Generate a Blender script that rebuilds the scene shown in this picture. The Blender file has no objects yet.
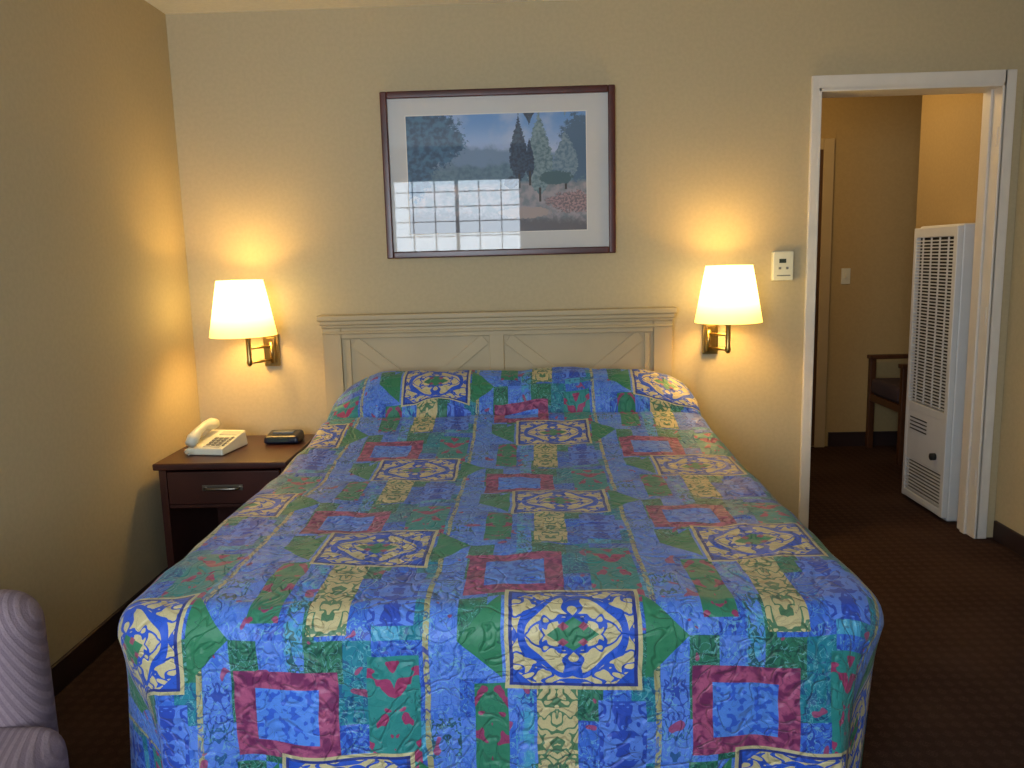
import bpy, bmesh, math, random
import numpy as np
from mathutils import Vector, Matrix, noise
random.seed(3)
scene=bpy.context.scene
scene.view_settings.view_transform='Standard'
scene.view_settings.look='None'

# ---------------------------------------------------------------- helpers
def lin(c):
    return tuple(((v/255)/12.92 if v/255<=.04045 else ((v/255+.055)/1.055)**2.4) for v in c)+(1,)

class N:
    """tiny expression -> shader math node compiler"""
    def __init__(s,nt): s.nt=nt
    def node(s,t,**k):
        n=s.nt.nodes.new(t)
        for a,b in k.items(): setattr(n,a,b)
        return n
    def m(s,op,*a):
        n=s.nt.nodes.new('ShaderNodeMath'); n.operation=op
        for i,v in enumerate(a):
            if isinstance(v,E): s.nt.links.new(v.s,n.inputs[i])
            else: n.inputs[i].default_value=v
        return E(s,n.outputs[0])
    def mix(s,f,a,b):
        n=s.nt.nodes.new('ShaderNodeMix'); n.data_type='RGBA'
        for sock,v in ((n.inputs[0],f),(n.inputs[6],a),(n.inputs[7],b)):
            if isinstance(v,E): s.nt.links.new(v.s,sock)
            else: sock.default_value=v
        return E(s,n.outputs[2])
    def vec(s,x,y,z=0.0):
        n=s.nt.nodes.new('ShaderNodeCombineXYZ')
        for i,v in enumerate((x,y,z)):
            if isinstance(v,E): s.nt.links.new(v.s,n.inputs[i])
            else: n.inputs[i].default_value=v
        return E(s,n.outputs[0])
    def noise(s,vec,scale,detail=2,rough=.5,dist=0):
        n=s.nt.nodes.new('ShaderNodeTexNoise')
        if vec is not None: s.nt.links.new(vec.s,n.inputs['Vector'])
        n.inputs['Scale'].default_value=scale; n.inputs['Detail'].default_value=detail
        n.inputs['Roughness'].default_value=rough; n.inputs['Distortion'].default_value=dist
        return E(s,n.outputs[0])
    def white(s,vec):
        n=s.nt.nodes.new('ShaderNodeTexWhiteNoise'); s.nt.links.new(vec.s,n.inputs['Vector'])
        return E(s,n.outputs['Value'])
    def ramp(s,f,stops,interp='LINEAR'):
        n=s.nt.nodes.new('ShaderNodeValToRGB'); cr=n.color_ramp; cr.interpolation=interp
        while len(cr.elements)<len(stops): cr.elements.new(.5)
        for e,(p,c) in zip(cr.elements,stops): e.position=p; e.color=c
        s.nt.links.new(f.s,n.inputs[0]); return E(s,n.outputs[0])
class E:
    def __init__(s,g,sock): s.g=g; s.s=sock
    def __add__(a,b): return a.g.m('ADD',a,b)
    def __sub__(a,b): return a.g.m('SUBTRACT',a,b)
    def __rsub__(a,b): return a.g.m('SUBTRACT',b,a)
    def __mul__(a,b): return a.g.m('MULTIPLY',a,b)
    def __truediv__(a,b): return a.g.m('DIVIDE',a,b)
    def abs(a): return a.g.m('ABSOLUTE',a)
    def floor(a): return a.g.m('FLOOR',a)
    def fmod(a,b): return a.g.m('FLOORED_MODULO',a,b)
    def lt(a,b): return a.g.m('LESS_THAN',a,b)
    def gt(a,b): return a.g.m('GREATER_THAN',a,b)
    def max(a,b): return a.g.m('MAXIMUM',a,b)
    def min(a,b): return a.g.m('MINIMUM',a,b)
    def sin(a): return a.g.m('SINE',a)
    def sqrt(a): return a.g.m('SQRT',a)
    def smooth(a,lo,hi):
        n=a.g.nt.nodes.new('ShaderNodeMapRange'); n.interpolation_type='SMOOTHSTEP'
        a.g.nt.links.new(a.s,n.inputs[0]); n.inputs[1].default_value=lo; n.inputs[2].default_value=hi
        return E(a.g,n.outputs[0])

def newmat(name):
    m=bpy.data.materials.new(name); m.use_nodes=True
    nt=m.node_tree; b=nt.nodes['Principled BSDF']
    return m,N(nt),b
def setb(b,**k):
    for a,v in k.items(): b.inputs[a.replace('_',' ')].default_value=v
def xyz(g,which='Object'):
    t=g.node('ShaderNodeTexCoord'); s=g.node('ShaderNodeSeparateXYZ'); g.nt.links.new(t.outputs[which],s.inputs[0])
    return E(g,s.outputs[0]),E(g,s.outputs[1]),E(g,s.outputs[2]),E(g,t.outputs[which])
def bump(g,b,h,strength=.3,dist=.002):
    n=g.node('ShaderNodeBump'); n.inputs['Strength'].default_value=strength; n.inputs['Distance'].default_value=dist
    g.nt.links.new(h.s,n.inputs['Height']); g.nt.links.new(n.outputs[0],b.inputs['Normal'])
def simple(name,col,rough=.5,metal=0,var=.12,scale=12,bstr=.0,bscale=200,spec=.5,**k):
    m,g,b=newmat(name); x,y,z,v=xyz(g)
    c=lin(col); d=tuple(q*(1-var) for q in c[:3])+(1,)
    f=g.noise(v,scale,3).smooth(.3,.7)
    g.nt.links.new(g.mix(f,d,c).s,b.inputs['Base Color'])
    setb(b,Roughness=rough,Metallic=metal); b.inputs['Specular IOR Level'].default_value=spec
    for a,q in k.items(): b.inputs[a.replace('_',' ')].default_value=q
    if bstr>0: bump(g,b,g.noise(v,bscale,3),bstr)
    return m

def mesh_obj(name,verts,faces,mat=None,smooth=False,uv=None):
    me=bpy.data.meshes.new(name); me.from_pydata([tuple(v) for v in verts],[],faces)
    if uv is not None:
        l=me.uv_layers.new(name='UVMap')
        for lp in me.loops: l.data[lp.index].uv=uv[lp.vertex_index]
    if mat:
        for q in (mat if isinstance(mat,(list,tuple)) else [mat]): me.materials.append(q)
    if smooth: me.shade_smooth()
    o=bpy.data.objects.new(name,me); scene.collection.objects.link(o); return o
def boxes(name,bl,mat,bevel=0,seg=2,smooth=False):
    """bl: list of (lo,hi) or (lo,hi,matrix)"""
    bm=bmesh.new()
    for b in bl:
        lo,hi=b[0],b[1]
        r=bmesh.ops.create_cube(bm,size=1)
        M=Matrix.Translation([(lo[i]+hi[i])/2 for i in range(3)])@Matrix.Diagonal([abs(hi[i]-lo[i]) for i in range(3)]+[1])
        if len(b)>2: M=b[2]@M
        bmesh.ops.transform(bm,matrix=M,verts=r['verts'])
    if bevel: bmesh.ops.bevel(bm,geom=bm.edges[:],offset=bevel,segments=seg,profile=.5,affect='EDGES')
    me=bpy.data.meshes.new(name); bm.to_mesh(me); bm.free(); me.materials.append(mat)
    if smooth or bevel: me.shade_smooth()
    o=bpy.data.objects.new(name,me); scene.collection.objects.link(o)
    if bevel:
        md=o.modifiers.new('wn','WEIGHTED_NORMAL'); md.keep_sharp=True
    return o
def box(name,lo,hi,mat,bevel=0,seg=2): return boxes(name,[(lo,hi)],mat,bevel,seg)
def tube(name,pts,rad,mat,n=12,caps=True):
    """swept tube through points; rad scalar or list"""
    pts=[Vector(p) for p in pts]; V=[];F=[]
    for i,p in enumerate(pts):
        t=(pts[min(i+1,len(pts)-1)]-pts[max(i-1,0)]).normalized()
        a=Vector((0,0,1)) if abs(t.z)<.9 else Vector((1,0,0))
        u=t.cross(a).normalized(); w=t.cross(u)
        r=rad[i] if isinstance(rad,(list,tuple)) else rad
        for k in range(n):
            th=2*math.pi*k/n; V.append(p+(u*math.cos(th)+w*math.sin(th))*r)
    for i in range(len(pts)-1):
        for k in range(n): F.append((i*n+k,i*n+(k+1)%n,(i+1)*n+(k+1)%n,(i+1)*n+k))
    if caps: F.append(tuple(range(n))[::-1]); F.append(tuple(range((len(pts)-1)*n,len(pts)*n)))
    return mesh_obj(name,V,F,mat,True)
def lathe(name,prof,c,mat,n=40,flat=False):
    V=[];F=[]
    for r,z in prof:
        for k in range(n):
            th=2*math.pi*k/n; V.append((c[0]+r*math.cos(th),c[1]+r*math.sin(th),c[2]+z))
    for i in range(len(prof)-1):
        for k in range(n): F.append((i*n+k,i*n+(k+1)%n,(i+1)*n+(k+1)%n,(i+1)*n+k))
    return mesh_obj(name,V,F,mat,not flat)
def group(name,kids,loc=(0,0,0),rot=0,pivot=None):
    e=bpy.data.objects.new(name,None); scene.collection.objects.link(e); e.empty_display_size=.1
    for k in kids: k.parent=e
    if rot or pivot:
        p=Vector(pivot or (0,0,0))
        e.matrix_world=Matrix.Translation(p)@Matrix.Rotation(rot,4,'Z')@Matrix.Translation(-p)
    return e

# ---------------------------------------------------------------- camera
pit,yaw,rol=.155,-.028,.026
def ray(a,b):
    x=a*math.cos(rol)+b*math.sin(rol); up=-a*math.sin(rol)+b*math.cos(rol)
    y=math.cos(pit)+up*math.sin(pit); z=-math.sin(pit)+up*math.cos(pit)
    return Vector((x*math.cos(yaw)+y*math.sin(yaw),-x*math.sin(yaw)+y*math.cos(yaw),z))
fw=ray(0,0); rt=ray(1,0)-fw; up=ray(0,1)-fw
R=Matrix((rt,up,-fw)).transposed().to_4x4()
cd=bpy.data.cameras.new('camera'); cam=bpy.data.objects.new('camera',cd); scene.collection.objects.link(cam)
cam.matrix_world=Matrix.Translation((1.571,-3.701,1.356))@R
cd.sensor_width=36; cd.lens=811/1024*36; cd.clip_start=.05
scene.camera=cam

# ---------------------------------------------------------------- materials
def wallmat(name,col):
    m,g,b=newmat(name); x,y,z,v=xyz(g)
    c=lin(col); d=tuple(q*.95 for q in c[:3])+(1,)
    g.nt.links.new(g.mix(g.noise(v,60,4).smooth(.35,.65),d,c).s,b.inputs['Base Color'])
    setb(b,Roughness=.75); b.inputs['Specular IOR Level'].default_value=.25
    bump(g,b,g.noise(v,90,4,.6),.22,.003); return m
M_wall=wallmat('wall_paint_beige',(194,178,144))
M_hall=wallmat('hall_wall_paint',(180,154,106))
M_ceil=wallmat('ceiling_paint',(225,222,212))
M_white=simple('white_trim_paint',(228,222,214),.4,var=.05)
M_base=simple('dark_baseboard_wood',(48,32,30),.5)
M_walnut=simple('dark_walnut_wood',(66,32,26),.35,scale=5,var=.35)
M_mahog=simple('mahogany_frame_wood',(84,36,28),.3,scale=9,var=.35)
M_brass=simple('antique_brass',(178,150,92),.28,1,var=.1)
M_black=simple('black_plastic',(26,30,46),.3)
M_dark=simple('dark_recess',(34,32,32),.8)
M_phone=simple('ivory_plastic',(222,220,200),.4,var=.03)
M_grey=simple('grey_plastic',(120,122,122),.5)
M_enamel=simple('white_enamel_metal',(222,224,226),.35,var=.04)
M_cream=simple('cream_painted_wood',(188,168,130),.5,var=.07,scale=6)
M_nickel=simple('aged_nickel',(150,145,135),.35,1)
M_chairwood=simple('brown_chair_wood',(86,52,30),.4,scale=8,var=.3)
M_chairfab=simple('hall_chair_fabric',(62,50,58),.9,bstr=.4)
M_blade=simple('lcd_grey',(60,70,66),.2)
M_matt=simple('mattress_ticking',(225,225,220),.9)

# carpet
m,g,b=newmat('brown_patterned_carpet'); x,y,z,v=xyz(g)
d1=((x+y)*70).sin()*((x-y)*70).sin()
f=g.noise(v,260,2)
c1=g.mix(d1.smooth(-.1,.4),lin((56,39,34)),lin((74,54,46)))
c2=g.mix(f.smooth(.3,.7),c1,lin((46,33,30)))
c2=g.mix(g.noise(v,2.5,2).smooth(.3,.8)*.35,c2,lin((84,64,54)))
g.nt.links.new(c2.s,b.inputs['Base Color']); setb(b,Roughness=.95); b.inputs['Specular IOR Level'].default_value=.1
bump(g,b,g.noise(v,400,2),.6,.006); M_carpet=m

# striped chair upholstery
m,g,b=newmat('mauve_striped_upholstery'); x,y,z,v=xyz(g)
s=((x+z*.45+y*.3)*420).sin().smooth(-.6,.6)
c=g.mix(s,lin((122,104,114)),lin((140,122,130)))
c=g.mix(g.noise(v,150,2).smooth(.3,.7)*.3,c,lin((114,98,108)))
g.nt.links.new(c.s,b.inputs['Base Color']); setb(b,Roughness=.9)
bump(g,b,s+g.noise(v,300,2),.35,.003); M_uph=m

# lamp shade
m,g,b=newmat('lamp_shade_linen'); x,y,z,v=xyz(g,'Generated')
fz=z.smooth(0,.55)*(1-z.smooth(.7,1.15)*.45)
g.nt.links.new(g.mix(fz,lin((255,198,88)),lin((255,220,138))).s,b.inputs['Emission Color'])
g.nt.links.new((fz*3.2+2.4).s,b.inputs['Emission Strength'])
setb(b,Base_Color=lin((240,225,190)),Roughness=.9); M_shade=m
m,g,b=newmat('glowing_bulb_glass'); setb(b,Emission_Color=(1,.8,.5,1),Emission_Strength=8.0,Base_Color=(1,1,1,1)); M_bulb=m

# ---- bedspread pattern
def bedspread():
    m,g,b=newmat('patchwork_bedspread_print')
    t=g.node('ShaderNodeUVMap'); t.uv_map='UVMap'; s=g.node('ShaderNodeSeparateXYZ'); g.nt.links.new(t.outputs[0],s.inputs[0])
    U=E(g,s.outputs[0]); V=E(g,s.outputs[1])
    P=g.vec(U,V)
    w=g.noise(P,9,1)-.5; U2=U+w*.012; V2=V+(g.noise(g.vec(V,U),8,1)-.5)*.012
    CW,CH=.485,.74
    a=U2-1.155+CW/2
    lx=a.fmod(CW)-CW/2
    par=(a/CW).floor().fmod(2.0)
    q=V2+1.70+par*(CH/2)+CH/2
    ly=q.fmod(CH)-CH/2
    def rect(cx,cy,hx,hy): return (((lx-cx).abs()/hx).max((ly-cy).abs()/hy))
    bx=((lx+.2425)/.0606).floor(); by=((ly+.37)/.0925).floor()
    rnd=g.white(g.vec(bx,by,par*0+11.0))
    blue=lin((58,108,212)); peri=lin((90,134,230)); teal=lin((34,130,152)); green=lin((50,122,96)); navy=lin((36,64,170)); cyan=lin((72,160,202))
    cols=[(0,blue),(.20,peri),(.34,teal),(.50,blue),(.62,cyan),(.76,green),(.90,peri)]
    base=g.ramp(rnd,cols,'CONSTANT')
    base=g.mix(((lx-.212).abs().lt(.030)),base,peri)
    base=g.mix(((lx+.105).abs().lt(.020)),base,g.mix(g.noise(P,30,2).smooth(.4,.6),peri,cyan))
    # narrow yellow-tan rib beside the periwinkle stripe
    base=g.mix(((lx-.175).abs().lt(.006)),base,lin((176,170,124)))
    # scrolls (mirrored)
    px=(lx/.0606).fmod(1.0)-.5
    sc=g.noise(g.vec(px.abs(),V2*11.0,by*3.1+bx),2.6,1.0,.5,.9)
    line=((sc-.5).abs()).lt(.038)
    darker=g.ramp(rnd,[(0,navy),(.20,blue),(.34,lin((26,84,136))),(.50,navy),(.62,lin((32,108,156))),(.76,lin((30,84,74))),(.90,blue)],'CONSTANT')
    base=g.mix(line*.85,base,darker)
    # light sprigs, small pink buds
    sp=g.noise(P,34,2,.5,1.2); base=g.mix(((sp-.5).abs().lt(.015))*.5,base,lin((130,200,210)))
    bud=g.noise(P,24,.5,.5,.5); base=g.mix(bud.gt(.72)*.9,base,lin((160,70,112)))
    # teal block with red tulips
    rb=rect(.105,.20,.055,.135)
    tul=g.noise(g.vec((lx-.105).abs(),ly),30,.6,.5,.4).gt(.57)
    blk=g.mix(tul,lin((44,138,136)),lin((160,58,104)))
    base=g.mix(rb.lt(1.0),base,blk)
    # green / red tulip strip
    rb=rect(-.175,-.22,.036,.115)
    tul=g.noise(g.vec((lx+.175).abs(),ly),34,.6,.5,.4).gt(.58)
    base=g.mix(rb.lt(1.0),base,g.mix(tul,lin((48,128,98)),lin((150,60,102))))
    # blue scroll panel
    rb=rect(.10,-.24,.050,.10)
    n2=g.noise(g.vec((lx-.10).abs(),(ly+.24).abs()),26,1,.5,1.0)
    base=g.mix(rb.lt(1.0),base,g.mix(((n2-.5).abs()).lt(.05),peri,lin((44,78,188))))
    # green triangles beside the cream square
    ax=lx.abs(); tri=(ax.gt(.152))*((ly.abs()).lt((.243-ax)*1.05))
    base=g.mix(tri,base,lin((50,130,92)))
    # cream scroll strip
    rs=rect(-.035,-.235,.043,.125)
    n3=g.noise(g.vec((lx+.035).abs(),ly),40,.5,.5,.6)
    st=g.mix(((n3-.5).abs()).lt(.055),lin((200,186,138)),lin((82,124,90)))
    base=g.mix(rs.lt(1.0),base,st)
    # red square with blue centre
    rr=rect(-.125,.205,.112,.098)
    mar=g.noise(P,42,2,.5,.6).smooth(.4,.6)
    red=g.mix(mar,lin((118,44,92)),lin((176,86,126)))
    base=g.mix(rr.lt(1.0),base,red)
    cen=g.mix(g.noise(P,55,1).gt(.55),lin((86,142,238)),lin((54,100,216)))
    base=g.mix(rr.lt(.62),base,cen)
    # cream ornamental square
    p=lx.abs()/.128; qq=ly.abs()/.104
    rq=p.max(qq)
    rad=(p*p+qq*qq).sqrt()
    base=g.mix(rq.lt(1.13),base,lin((200,190,144)))
    base=g.mix(rq.lt(1.06),base,lin((40,58,140)))
    cr=lin((208,194,146))
    orn=g.noise(g.vec(p,qq),2.7,1,.5,.7)
    c=g.mix(((orn-.5).abs()).lt(.040),cr,lin((40,86,200)))
    c=g.mix(((rad-.80-((p*9.0).sin())*.06).abs()).lt(.055),c,lin((38,88,206)))
    c=g.mix((p+qq).gt(1.70),c,lin((40,88,202)))
    c=g.mix((p*.9+qq*1.1).lt(.38),c,lin((58,132,96)))
    c=g.mix((((p-.16).abs()+(qq-.16).abs())).lt(.09),c,lin((156,80,104)))
    base=g.mix((rq.lt(1.0)),base,c)
    # dark quilting thread
    th=g.noise(P,15,.6,.4,2.2); base=g.mix(((th-.5).abs().lt(.005))*.5,base,lin((24,34,70)))
    base=g.mix(g.noise(P,300,2).smooth(.3,.7)*.10,base,(.02,.03,.08,1))
    g.nt.links.new(base.s,b.inputs['Base Color'])
    setb(b,Roughness=.48,Sheen_Weight=.15); b.inputs['Specular IOR Level'].default_value=.4
    q1=(g.noise(P,12,1.2,.5,1.5)-.5).abs().smooth(0,.06)
    h=q1*.8+g.noise(P,24,2)*1.0
    bump(g,b,h,.55,.010)
    return m
M_spread=bedspread()

# ---------------------------------------------------------------- room shell
RY=-4.6; RX=3.705; H=2.44
box('floor',(-.12,RY-.15,-.1),(5.3,2.0,0),M_carpet)
box('ceiling',(-.12,RY-.15,H),(5.3,2.0,H+.1),M_ceil)
box('wall_left',(-.12,RY,0),(0,.12,H),M_wall)
DX0,DX1,DZ=2.826,3.625,2.045
boxes('wall_back',[((0,0,0),(DX0,.12,H)),((DX0,0,DZ),(DX1,.12,H)),((DX1,0,0),(3.75,.12,H))],M_wall)
box('wall_right',(RX,RY,0),(RX+.12,-.001,H),M_wall)
W0,W1,WZ0,WZ1=.16,1.50,.85,2.17
boxes('wall_front',[((-.12,RY-.15,0),(W0,RY,H)),((W1,RY-.15,0),(RX+.12,RY,H)),((W0,RY-.15,0),(W1,RY,WZ0)),((W0,RY-.15,WZ1),(W1,RY,H))],M_wall)
wb=[((W0,RY-.10,WZ0),(W0+.04,RY-.05,WZ1)),((W1-.04,RY-.10,WZ0),(W1,RY-.05,WZ1)),((W0,RY-.10,WZ0),(W1,RY-.05,WZ0+.04)),((W0,RY-.10,WZ1-.04),(W1,RY-.05,WZ1))]
for k in range(1,6): xx=W0+(W1-W0)*k/6; wb.append(((xx-(.018 if k==3 else .005),RY-.09,WZ0+.04),(xx+(.018 if k==3 else .005),RY-.06,WZ1-.04)))
for k in range(1,9): zz=WZ0+(WZ1-WZ0)*k/9; wb.append(((W0+.04,RY-.085,zz-.005),(W1-.04,RY-.065,zz+.005)))
boxes('window_1',wb,M_white)
# baseboards
box('baseboard_left',(0,RY,0),(.014,0,.10),M_base,.004)
box('baseboard_back',(.014,-.014,0),(2.795,0,.10),M_base,.004)
box('baseboard_right',(RX-.014,RY,0),(RX,-.02,.09),M_base,.004)
# hall
HY=1.86
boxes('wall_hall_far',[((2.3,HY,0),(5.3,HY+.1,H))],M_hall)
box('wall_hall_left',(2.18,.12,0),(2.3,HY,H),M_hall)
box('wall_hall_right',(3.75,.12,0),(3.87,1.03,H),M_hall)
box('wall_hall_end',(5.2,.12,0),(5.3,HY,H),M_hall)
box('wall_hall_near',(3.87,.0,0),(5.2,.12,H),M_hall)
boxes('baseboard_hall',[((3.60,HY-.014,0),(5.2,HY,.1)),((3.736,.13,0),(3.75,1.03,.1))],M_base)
# door casing / jamb
cw=.03; ca=.050
boxes('door_frame',[((DX0-cw,-.018,0),(DX0+.003,0,DZ+ca)),((DX1-.012,-.018,0),(DX1+.04,0,DZ+ca)),((DX0,-.018,DZ-.01),(DX1,0,DZ+ca)),
 ((DX0,-.018,0),(DX0+.014,.138,DZ)),((DX1-.018,-.018,0),(DX1,.138,DZ)),((DX0,-.018,DZ-.018),(DX1,.138,DZ)),
 ((DX1-.03,.05,0),(DX1-.018,.09,DZ-.018))],M_white,.003)
boxes('trim_hinges',[((DX1-.021,.0,zz),(DX1-.0175,.03,zz+.08)) for zz in (.25,1.0,1.78)],M_white)
# far hall door
dk=[box('door_panel',(2.74,HY-.02,.01),(3.50,HY,2.0),simple('door_brown',(84,58,34),.5)),
 boxes('casing',[((3.50,HY-.03,0),(3.57,HY,2.07)),((2.67,HY-.03,0),(2.74,HY,2.07)),((2.74,HY-.03,2.0),(3.50,HY,2.07))],M_cream,.004),
 tube('knob',[(3.43,HY-.02,.95),(3.43,HY-.05,.95),(3.43,HY-.06,.95),(3.43,HY-.085,.95)],[.012,.012,.028,.02],M_brass)]
group('door_1',dk)
group('light_switch',[box('plate',(3.65,HY-.008,1.12),(3.71,HY,1.225),M_phone,.002),box('toggle',(3.675,HY-.02,1.16),(3.685,HY-.006,1.185),M_phone)])

# ---------------------------------------------------------------- bed
X0,X1,YF,YH,TZ=.625,2.325,-2.11,-.075,.625
inset=.13; rr=.07
def ss(a,b,t): t=max(0,min(1,(t-a)/(b-a))); return t*t*(3-2*t)
def vm(v): return v+.065*ss(1.72,2.14,-v)
PP=[(-1.1,0),(-.9,.008),(-.7,.03),(-.55,.062),(-.46,.088),(-.425,.092),(-.405,.080),(-.392,.072),(-.382,.086),(-.372,.120),(-.355,.158),(-.32,.202),(-.27,.235),(-.21,.250),(-.14,.235),(-.075,.17)]
def rend(x,a,w):
    t=max(0,min(1,(x-a)/w)); return math.sqrt(1-(1-t)**2)
def pil(x,y):
    if y<=PP[0][0]: return 0
    B=PP[-1][1]
    for (a,ha),(c,hc) in zip(PP,PP[1:]):
        if a<=y<=c: t=(y-a)/(c-a); B=ha+(hc-ha)*t; break
    w=math.sin(x*9)*.012+math.sin(x*23+1)*.006
    A=rend(x,.69,.24)*rend(-x,-2.27,.24)
    A=A*(.85+.15*ss(.69,1.0,x)*(1-ss(1.95,2.27,x)))
    A2=ss(.56,.72,x)*(1-ss(2.22,2.38,x))
    low=min(B,.078)
    return low*A2+(B-low)*A*(1-.04*math.exp(-((x-1.42)/.12)**2))*(1+w)
def topz(x,y):
    n=noise.noise((x*3,y*3,0))*.010+noise.noise((x*9,y*9,2))*.007+noise.noise((x*22,y*22,2))*.003
    return TZ+pil(x,y+.014*math.sin(x*7)+.007*math.sin(x*17))+n
ys=list(np.linspace(YF+inset,-.5,130))+list(np.linspace(-.496,YH,100)); xs=list(np.linspace(X0+inset,X1-inset,150))
vv=[ys[0]]
for a,c in zip(ys,ys[1:]): vv.append(vv[-1]+math.hypot(c-a,pil(1.2,c)-pil(1.2,a)))
V=[];UV=[];F=[]
nx,ny=len(xs),len(ys)
for j,y in enumerate(ys):
    for i,x in enumerate(xs):
        V.append((x,y,topz(x,y))); UV.append((x,vm(vv[j])))
for j in range(ny-1):
    for i in range(nx-1): F.append((j*nx+i,j*nx+i+1,(j+1)*nx+i+1,(j+1)*nx+i))
path=[]
for j in range(ny-1,0,-1): path.append((j*nx,xs[0],ys[j],vv[j],(-1,0)))
for k in range(17):
    th=math.pi+ (math.pi/2)*k/16; path.append((0,xs[0],ys[0],vv[0],(math.cos(th),math.sin(th))))
for i in range(1,nx-1): path.append((i,xs[i],ys[0],vv[0],(0,-1)))
for k in range(17):
    th=1.5*math.pi+(math.pi/2)*k/16; path.append((nx-1,xs[-1],ys[0],vv[0],(math.cos(th),math.sin(th))))
for j in range(1,ny): path.append((j*nx+nx-1,xs[-1],ys[j],vv[j],(1,0)))
prof=[]
fl=inset-rr
for k in range(1,5): prof.append((fl*k/4,0,fl*k/4))
for k in range(1,9):
    th=math.pi/2*k/8; prof.append((fl+rr*math.sin(th),rr*(1-math.cos(th)),fl+rr*th))
Ltot=TZ-.035-rr
for k in range(1,31): d=Ltot*k/30; prof.append((inset,rr+d,fl+rr*math.pi/2+d))
prev=[p[0] for p in path]
s=0;S=[0]
for a,c in zip(path,path[1:]):
    s+=math.hypot(c[1]-a[1],c[2]-a[2])+ (.012 if a[0]==c[0] else 0); S.append(s)
for (o,d,al) in prof:
    cur=[]
    for idx,(vi,x,y,v,(nxx,nyy)) in enumerate(path):
        dd=max(0,d-rr)
        sd=S[idx]
        wv=math.sin(sd*15+2*math.sin(sd*3.1))*.5+math.sin(sd*29+1)*.25
        amp=.055*min(1,dd/.45)**1.2
        if nxx<-.5 and y>-.85: amp*=.3
        corner=abs(nxx*nyy)*2
        flare=.02*dd/.5
        if nxx<-.5 and y>-.85: flare=0
        if nxx>.3: flare=-.02*dd/.5
        oo=o+wv*amp+flare+(-.10*corner*min(1,dd/.4))
        px=x+nxx*oo; py=y+nyy*oo
        base=topz(x,y)-TZ
        if y>-1.1:
            base=topz(x+nxx*min(o,inset),y)-TZ
        fade=max(0,1-max(0,o-fl)/rr)
        z=TZ-d+base*fade
        z+=noise.noise((px*6,py*6,d*3))*.012*min(1,o/inset)
        V.append((px,min(py,YH),max(z,.02))); UV.append((x+nxx*al,vm(v+nyy*al))); cur.append(len(V)-1)
    for k in range(len(path)-1):
        q=(prev[k],cur[k],cur[k+1],prev[k+1]); q2=[]
        for t in q:
            if t not in q2: q2.append(t)
        if len(q2)>2: F.append(tuple(q2))
    prev=cur
spread=mesh_obj('bedspread',V,F,M_spread,True,UV)
bmx=bmesh.new(); bmx.from_mesh(spread.data); bmesh.ops.recalc_face_normals(bmx,faces=bmx.faces[:]); bmx.to_mesh(spread.data); bmx.free(); spread.data.shade_smooth()
mattress=box('mattress',(X0+.07,YF+.08,.34),(X1-.09,YH,.56),M_matt,.05,4)
spring=box('box_spring',(X0+.08,YF+.09,.14),(X1-.12,YH,.34),M_matt,.02)
legs=boxes('frame_legs',[((xx,yy,0),(xx+.05,yy+.05,.14)) for xx in (.8,2.05) for yy in (-1.9,-1.0,-.25)],M_dark)
# headboard
hb=[]
HX0,HX1=.615,2.195
hb.append(box('panel',(HX0+.02,-.045,.30),(HX1-.02,-.02,1.06),M_cream))
st=[((HX0,-.062,0),(HX0+.085,-.015,1.065)),((HX1-.085,-.062,0),(HX1,-.015,1.065)),((1.372,-.058,.3),(1.437,-.03,1.02)),
    ((HX0+.085,-.0585,1.01),(HX1-.085,-.03,1.06)),((HX0+.085,-.058,.42),(HX1-.085,-.03,.50)),((HX0+.10,-.055,.5),(HX0+.125,-.03,1.005)),((HX1-.125,-.055,.5),(HX1-.10,-.03,1.005))]
hb.append(boxes('stiles_rails',st,M_cream,.003))
dg=[]
for a,c in ((HX0+.125,1.372),(1.437,HX1-.125)):
    cx_,cz_=(a+c)/2,.755; L=math.hypot(c-a,.51)-.05; an=math.atan2(.51,c-a)
    for sg in (1,-1):
        dg.append(((-L/2,-.004 if sg==1 else -.0025,-.026),(L/2,.006,.026),Matrix.Translation((cx_,-.049,cz_))@Matrix.Rotation(sg*an,4,'Y')))
hb.append(boxes('diagonal_braces',dg,M_cream,.002))
hb.append(boxes('crown',[((.598,-.085,1.092),(2.212,-.01,1.118)),((.606,-.076,1.072),(2.204,-.012,1.094)),((.612,-.068,1.058),(2.198,-.014,1.074)),((.615,-.066,1.03),(2.195,-.016,1.044))],M_cream,.005))
group('bed',[spread,mattress,spring,legs]+hb)

# ---------------------------------------------------------------- nightstand
nx0,nx1,ny0,ny1,nz=.055,.580,-.575,-.08,.578
k=[box('top',(nx0-.015,ny0-.02,nz-.028),(nx1,ny1,nz),M_walnut,.006),
 boxes('carcass',[((nx0,ny0,.0),(nx0+.03,ny1,nz-.028)),((nx1-.03,ny0,.0),(nx1-.002,ny1,nz-.028)),((nx0,ny1-.02,.06),(nx1-.002,ny1,nz-.028)),
   ((nx0,ny0,.10),(nx1-.002,ny1,.13)),((nx0,ny0+.01,.385),(nx1-.002,ny1,.40)),((nx0+.03,ny0+.012,.0),(nx1-.03,ny0+.03,.10))],M_walnut,.002),
 box('drawer_front',(nx0+.035,ny0-.006,.405),(nx1-.035,ny0+.012,.54),M_walnut,.004),
 tube('drawer_handle',[(nx0+.19,ny0,.473),(nx0+.19,ny0-.02,.473),(nx0+.205,ny0-.028,.473),(nx0+.31,ny0-.028,.473),(nx0+.325,ny0-.02,.473),(nx0+.325,ny0,.473)],.006,M_nickel)]
k.append(box('handle_plate',(nx0+.175,ny0-.009,.462),(nx0+.34,ny0-.006,.485),M_nickel,.001))
group('nightstand',k)
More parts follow.
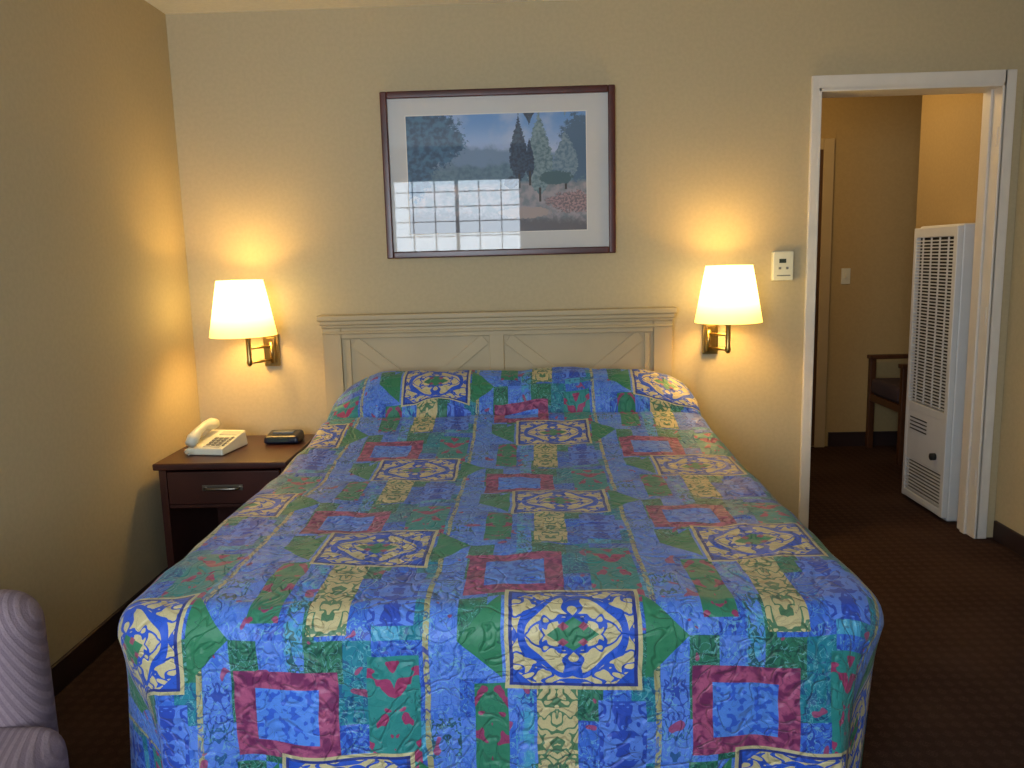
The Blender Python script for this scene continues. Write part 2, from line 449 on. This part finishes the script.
# telephone
pz=nz
def wedge(name,x0,x1,y0,y1,z0,zf,zb,mat,bw=.006):
    o=mesh_obj(name,[(x0,y0,z0),(x1,y0,z0),(x1,y1,z0),(x0,y1,z0),(x0+.006,y0+.004,zf),(x1-.006,y0+.004,zf),(x1-.006,y1-.004,zb),(x0+.006,y1-.004,zb)],
      [(3,2,1,0),(4,5,6,7),(0,1,5,4),(1,2,6,5),(2,3,7,6),(3,0,4,7)],mat,True)
    md=o.modifiers.new('b','BEVEL'); md.width=bw; md.segments=4
    md=o.modifiers.new('wn','WEIGHTED_NORMAL'); return o
tx0,tx1,ty0,ty1=.13,.30,-.47,-.26
tk=[wedge('base',tx0,tx1,ty0,ty1,pz+.002,pz+.030,pz+.068,M_phone)]
sl=math.atan2(.038,.21)
TM=Matrix.Translation((tx0,ty0,pz+.030))@Matrix.Rotation(sl,4,'X')
kb=[]
for r in range(4):
    for c in range(3): kb.append(((.080+c*.022,.03+r*.022,0),(.096+c*.022,.044+r*.022,.006),TM))
for r in range(5): kb.append(((.15,.03+r*.02,0),(.158,.043+r*.02,.005),TM))
tk.append(boxes('keypad',kb,M_grey,.001))
tk.append(boxes('faceplate',[((.072,.018,-.001),(.146,.122,.002),TM),((.075,.145,-.001),(.155,.185,.003),TM)],simple('faceplate_paper',(196,196,184),.6)))
hs=[TM@Vector(p) for p in ((.034,-.01,.024),(.034,.02,.036),(.034,.065,.052),(.034,.12,.055),(.034,.17,.042),(.034,.20,.032))]
tk.append(tube('handset',hs,[.020,.026,.017,.017,.026,.020],M_phone,16))
tk.append(tube('cord',[(tx0+.035-.05*math.sin(i/60*math.pi)+.008*math.cos(i*1.1),ty0+.12*i/60-.02,pz+.012+.007*math.sin(i*1.1)) for i in range(61)],.0022,M_phone,6))
group('telephone',tk,rot=-.16,pivot=(.22,-.38,0))
# clock radio
ck=[wedge('body',.385,.545,-.29,-.18,pz+.002,pz+.036,pz+.048,M_black,.014),box('display',(.41,-.2915,pz+.012),(.50,-.288,pz+.030),M_blade),
    box('snooze_bar',(.42,-.245,pz+.038),(.51,-.215,pz+.048),M_grey,.002)]
group('clock_radio',ck)

# ---------------------------------------------------------------- wall sconces
def sconce(cx_,z0,z1,stem,plate):
    cy_=-.20; k=[]
    R0,R1=.142,.098
    k.append(lathe('shade',[(R0,z0),(R1,z1),(R1-.003,z1),(R0-.003,z0),(R0,z0)],(cx_,cy_,0),M_shade,56))
    k.append(lathe('bulb',[(.001,.06),(.018,.055),(.03,.03),(.028,.01),(.014,-.02),(.013,-.045)],(cx_,cy_,z0+.12),M_bulb,20))
    k.append(tube('spider_ring',[(cx_-R1,cy_,z1-.012),(cx_+R1,cy_,z1-.012)],.002,M_brass,6))
    k.append(lathe('socket_stem',[(.0005,-.135),(.010,-.13),(.014,-.12),(.010,-.105),(.011,-.02),(.016,0),(.017,.055),(.012,.075),(.0005,.076)],(stem,cy_,z0),M_brass,20))
    pzc=z0-.085
    k.append(boxes('wall_plate',[((plate-.035,-.022,pzc-.075),(plate+.035,0,pzc+.075)),((plate-.022,-.032,pzc-.06),(plate+.022,-.02,pzc+.06))],M_brass,.004))
    for dz in (.028,-.035):
        el=(plate+(plate-stem)*.8,-.11,pzc+dz)
        k.append(tube('arm',[(plate,-.02,pzc+dz),el],.006,M_brass)); k.append(tube('arm',[el,(stem,cy_,pzc+dz)],.006,M_brass))
    k.append(tube('elbow',[(el[0],el[1],pzc-.05),(el[0],el[1],pzc+.045)],.009,M_brass))
    k.append(tube('spine',[(stem,cy_,pzc-.05),(stem,cy_,z0)],.008,M_brass))
    grp=group('wall_lamp',k)
    l=bpy.data.lights.new('bulb_light','POINT'); l.energy=18; l.color=(1,.62,.18); l.shadow_soft_size=.05
    lo=bpy.data.objects.new('bulb_light',l); lo.location=(cx_,cy_,z0+.14); scene.collection.objects.link(lo); lo.parent=grp
    return grp
sconce(.307,1.048,1.288,.325,.365)
sconce(2.408,1.058,1.298,2.408,2.372)

# ---------------------------------------------------------------- framed picture
PX0,PX1,PZ0,PZ1=.922,1.947,1.363,2.083
fwid=.030
fr=boxes('frame',[((PX0,-.03,PZ0),(PX0+fwid,0,PZ1)),((PX1-fwid,-.03,PZ0),(PX1,0,PZ1)),((PX0+fwid,-.03,PZ0),(PX1-fwid,0,PZ0+fwid)),((PX0+fwid,-.03,PZ1-fwid),(PX1-fwid,0,PZ1))],M_mahog,.005)
COAT=1.40
m,g,b=newmat('mat_board'); x,y,z,v=xyz(g)
g.nt.links.new(g.mix(g.noise(v,40,2)*.3,lin((210,206,202)),lin((194,192,190))).s,b.inputs['Base Color']); setb(b,Roughness=.6,Coat_Weight=1.0,Coat_Roughness=.01)
b.inputs['Coat IOR'].default_value=COAT
matb=box('mat_board',(PX0+.02,-.012,PZ0+.02),(PX1-.02,-.004,PZ1-.02),m)
m,g,b=newmat('landscape_print')
t=g.node('ShaderNodeUVMap'); t.uv_map='UVMap'; s=g.node('ShaderNodeSeparateXYZ'); g.nt.links.new(t.outputs[0],s.inputs[0])
U=E(g,s.outputs[0]); Vv=E(g,s.outputs[1]); P=g.vec(U*1.5,Vv)
n1=g.noise(P,9,4,.6)-.5; n2=g.noise(P,28,3,.6)-.5; n4=g.noise(P,70,3,.6)-.5
col=g.mix(Vv.smooth(.5,1.0),lin((184,196,226)),lin((100,148,208)))
col=g.mix(g.noise(P,4,3).smooth(.4,.7)*.5,col,lin((194,200,220)))
hill=(Vv+n1*.16-(((U*4.0).sin())*.05)).smooth(.70,.64); col=g.mix(hill,col,lin((112,138,170)))
hill=(Vv+n1*.20).smooth(.60,.54); col=g.mix(hill,col,g.mix(g.noise(P,24,3).smooth(.35,.65),lin((74,104,128)),lin((94,126,146))))
gr=(Vv+n2*.03).smooth(.44,.39); grass=g.mix(g.noise(P,14,4).smooth(.35,.65),lin((120,128,136)),lin((164,154,160))); col=g.mix(gr,col,grass)
col=g.mix((Vv+n2*.10+U*.10).smooth(.24,.14),col,lin((98,94,100)))
def ell(cx_,cy_,rx,ry,c,k1=.5):
    global col
    r=(((U-cx_)/rx)*((U-cx_)/rx)+((Vv-cy_)/ry)*((Vv-cy_)/ry)).sqrt()+n2*k1+n1*k1*.6+n4*k1*.5
    col=g.mix(r.smooth(1.08,.92),col,c)
tree=g.mix(g.noise(P,20,4).smooth(.35,.65),lin((30,66,100)),lin((64,108,142)))
ell(.10,.80,.20,.26,tree,1.0); ell(.03,.60,.12,.3,tree,1.0); ell(.22,.78,.10,.14,tree,1.0)
dk=g.mix(g.noise(P,40,3).smooth(.4,.6),lin((28,44,70)),lin((46,70,98))); lt=g.mix(g.noise(P,34,4).smooth(.35,.65),lin((84,112,124)),lin((130,152,160)))
ell(.97,.70,.12,.26,lin((76,104,134)),1.1)
def cyp(cx_,y0,y1,hw,c):
    global col
    tt=(Vv-y0)/(y1-y0)
    wd=tt*(1-tt)*(1.25-tt)*hw*4.2
    f=((U-cx_).abs()+n2*hw*.5+n4*hw*.4).lt(wd); col=g.mix(f,col,c)
    f=((U-cx_).abs().lt(.006))*((Vv-(y0+.01)).abs().lt(.06)); col=g.mix(f,col,lin((50,44,46)))
cyp(.625,.42,.98,.060,dk); cyp(.74,.30,1.02,.088,lt); cyp(.885,.40,.86,.080,g.mix(g.noise(P,34,4).smooth(.35,.65),lin((90,118,140)),lin((128,150,166))))
cyp(.685,.44,.80,.03,dk)
ell(.83,.45,.09,.06,lin((66,96,106)),.8)
ell(.95,.24,.16,.09,g.mix(g.noise(P,50,3).smooth(.4,.6),lin((172,138,142)),lin((112,102,108))),1.3); ell(.66,.16,.14,.05,lin((170,152,148)),.9); ell(.58,.42,.04,.05,dk,.8)
g.nt.links.new(col.s,b.inputs['Base Color']); setb(b,Roughness=.5,Coat_Weight=1.0,Coat_Roughness=.01); b.inputs['Coat IOR'].default_value=COAT
a0,a1,b0,b1=1.03,1.82,1.47,1.978
art=mesh_obj('landscape_print',[(a0,-.0135,b0),(a1,-.0135,b0),(a1,-.0135,b1),(a0,-.0135,b1)],[(0,1,2,3)],m,uv=[(0,0),(1,0),(1,1),(0,1)])
bev=boxes('mat_bevel',[((a0-.004,-.0145,b0-.004),(a0,-.011,b1+.004)),((a1,-.0145,b0-.004),(a1+.004,-.011,b1+.004)),((a0-.004,-.0145,b0-.004),(a1,-.011,b0)),((a0,-.0145,b1),(a1,-.011,b1+.004))],M_white)
group('framed_picture',[fr,matb,art,bev])

# thermostat
group('thermostat',[box('body',(2.642,-.03,1.222),(2.735,0,1.352),M_phone,.006,3),box('display',(2.67,-.0315,1.30),(2.70,-.029,1.318),M_blade),
  boxes('buttons',[((2.668,-.034,1.272),(2.678,-.029,1.282)),((2.70,-.034,1.272),(2.71,-.029,1.282)),((2.66,-.0315,1.242),(2.72,-.0295,1.247))],M_grey)])

# ---------------------------------------------------------------- wall heater (grille faces -x)
hx,hy0,hy1,hz=3.575,.225,.665,1.46
k=[boxes('cabinet',[((hx+.026,hy0,0.0),(3.735,hy1,hz))],M_enamel,.012,3)]
k.append(boxes('front_border',[((hx,hy0,0.02),(hx+.03,hy0+.035,hz-.01)),((hx,hy1-.03,.02),(hx+.03,hy1,hz-.01)),((hx+.001,hy0+.001,hz-.06),(hx+.03,hy1-.001,hz-.011)),((hx+.001,hy0+.001,.021),(hx+.03,hy1-.001,.06)),((hx+.001,hy0+.001,.50),(hx+.03,hy1-.001,.545))],M_enamel,.004))
k.append(boxes('dark_recess',[((hx+.022,hy0+.03,.05),(hx+.0265,hy1-.025,hz-.05))],M_dark))
gl=[]
zz=.555
while zz<hz-.068: gl.append(((hx+.003,hy0+.032,zz),(hx+.010,hy1-.028,zz+.0065))); zz+=.0165
for i in range(4): yy=hy0+.09+i*.085; gl.append(((hx+.004,yy,.55),(hx+.011,yy+.005,hz-.06)))
zz=.07
while zz<.235: gl.append(((hx+.003,hy0+.032,zz),(hx+.010,hy1-.028,zz+.008))); zz+=.018
k.append(boxes('grille',gl,M_enamel))
k.append(boxes('control_panel',[((hx+.002,hy0+.03,.24),(hx+.02,hy1-.025,.505))],M_enamel,.003))
k.append(boxes('control_slots',[((hx+.0,hy0+.20,zz),(hx+.004,hy1-.06,zz+.006)) for zz in (.40,.42,.44,.46)],M_dark))
k.append(tube('knob',[(hx+.002,hy0+.10,.31),(hx-.02,hy0+.10,.31)],.018,M_dark))
group('wall_heater',k)

# ---------------------------------------------------------------- hall armchair, faces -x
c0,c1,cy0,cy1=3.84,4.38,1.30,1.82
k=[boxes('legs',[((c0,cy0,0),(c0+.04,cy0+.04,.63)),((c0,cy1-.04,0),(c0+.04,cy1,.63)),((c1-.04,cy0,0),(c1,cy0+.04,.84)),((c1-.04,cy1-.04,0),(c1,cy1,.84))],M_chairwood,.005),
 boxes('arms',[((c0-.01,cy0-.005,.615),(c1,cy0+.05,.642)),((c0-.01,cy1-.05,.615),(c1,cy1+.005,.642)),((c0+.03,cy0+.005,.33),(c1-.03,cy0+.03,.38)),((c0+.03,cy1-.03,.33),(c1-.03,cy1-.005,.38)),((c0+.005,cy0+.03,.33),(c0+.03,cy1-.03,.38))],M_chairwood,.005),
 box('seat',(c0+.0,cy0+.045,.38),(c1-.05,cy1-.045,.49),M_chairfab,.03,4),
 box('backrest',(c1-.09,cy0+.045,.50),(c1-.03,cy1-.045,.86),M_chairfab,.025,4)]
group('hall_armchair',k)

# ---------------------------------------------------------------- upholstered chair (bottom-left)
k=[box('back_cushion',(.02,-2.26,.22),(.555,-2.10,.715),M_uph,.075,8),
 box('seat_cushion',(.02,-2.86,.28),(.64,-2.22,.475),M_uph,.06,6),
 box('seat_base',(.04,-2.82,.12),(.57,-2.14,.30),M_uph,.02,3),
 boxes('legs',[((xx,yy,0),(xx+.045,yy+.045,.13)) for xx in (.06,.50) for yy in (-2.79,-2.22)],M_walnut,.004)]
group('upholstered_chair',k)

# ---------------------------------------------------------------- lights
def area(name,loc,rot,sx,sy,e,col):
    l=bpy.data.lights.new(name,'AREA'); l.shape='RECTANGLE'; l.size=sx; l.size_y=sy; l.energy=e; l.color=col
    o=bpy.data.objects.new(name,l); o.location=loc; o.rotation_euler=rot; scene.collection.objects.link(o); return o
area('window_daylight',((W0+W1)/2,RY-.2,(WZ0+WZ1)/2),(math.pi/2,0,0),W1-W0+.1,WZ1-WZ0+.1,108,(.76,.88,1.0))
l=bpy.data.lights.new('hall_ceiling_light','POINT'); l.energy=14; l.color=(1,.68,.30); l.shadow_soft_size=.12
o=bpy.data.objects.new('hall_ceiling_light',l); o.location=(2.95,.8,2.25); scene.collection.objects.link(o)
w=bpy.data.worlds.new('world'); scene.world=w; w.use_nodes=True
w.node_tree.nodes['Background'].inputs[0].default_value=(.65,.8,1,1); w.node_tree.nodes['Background'].inputs[1].default_value=1.0
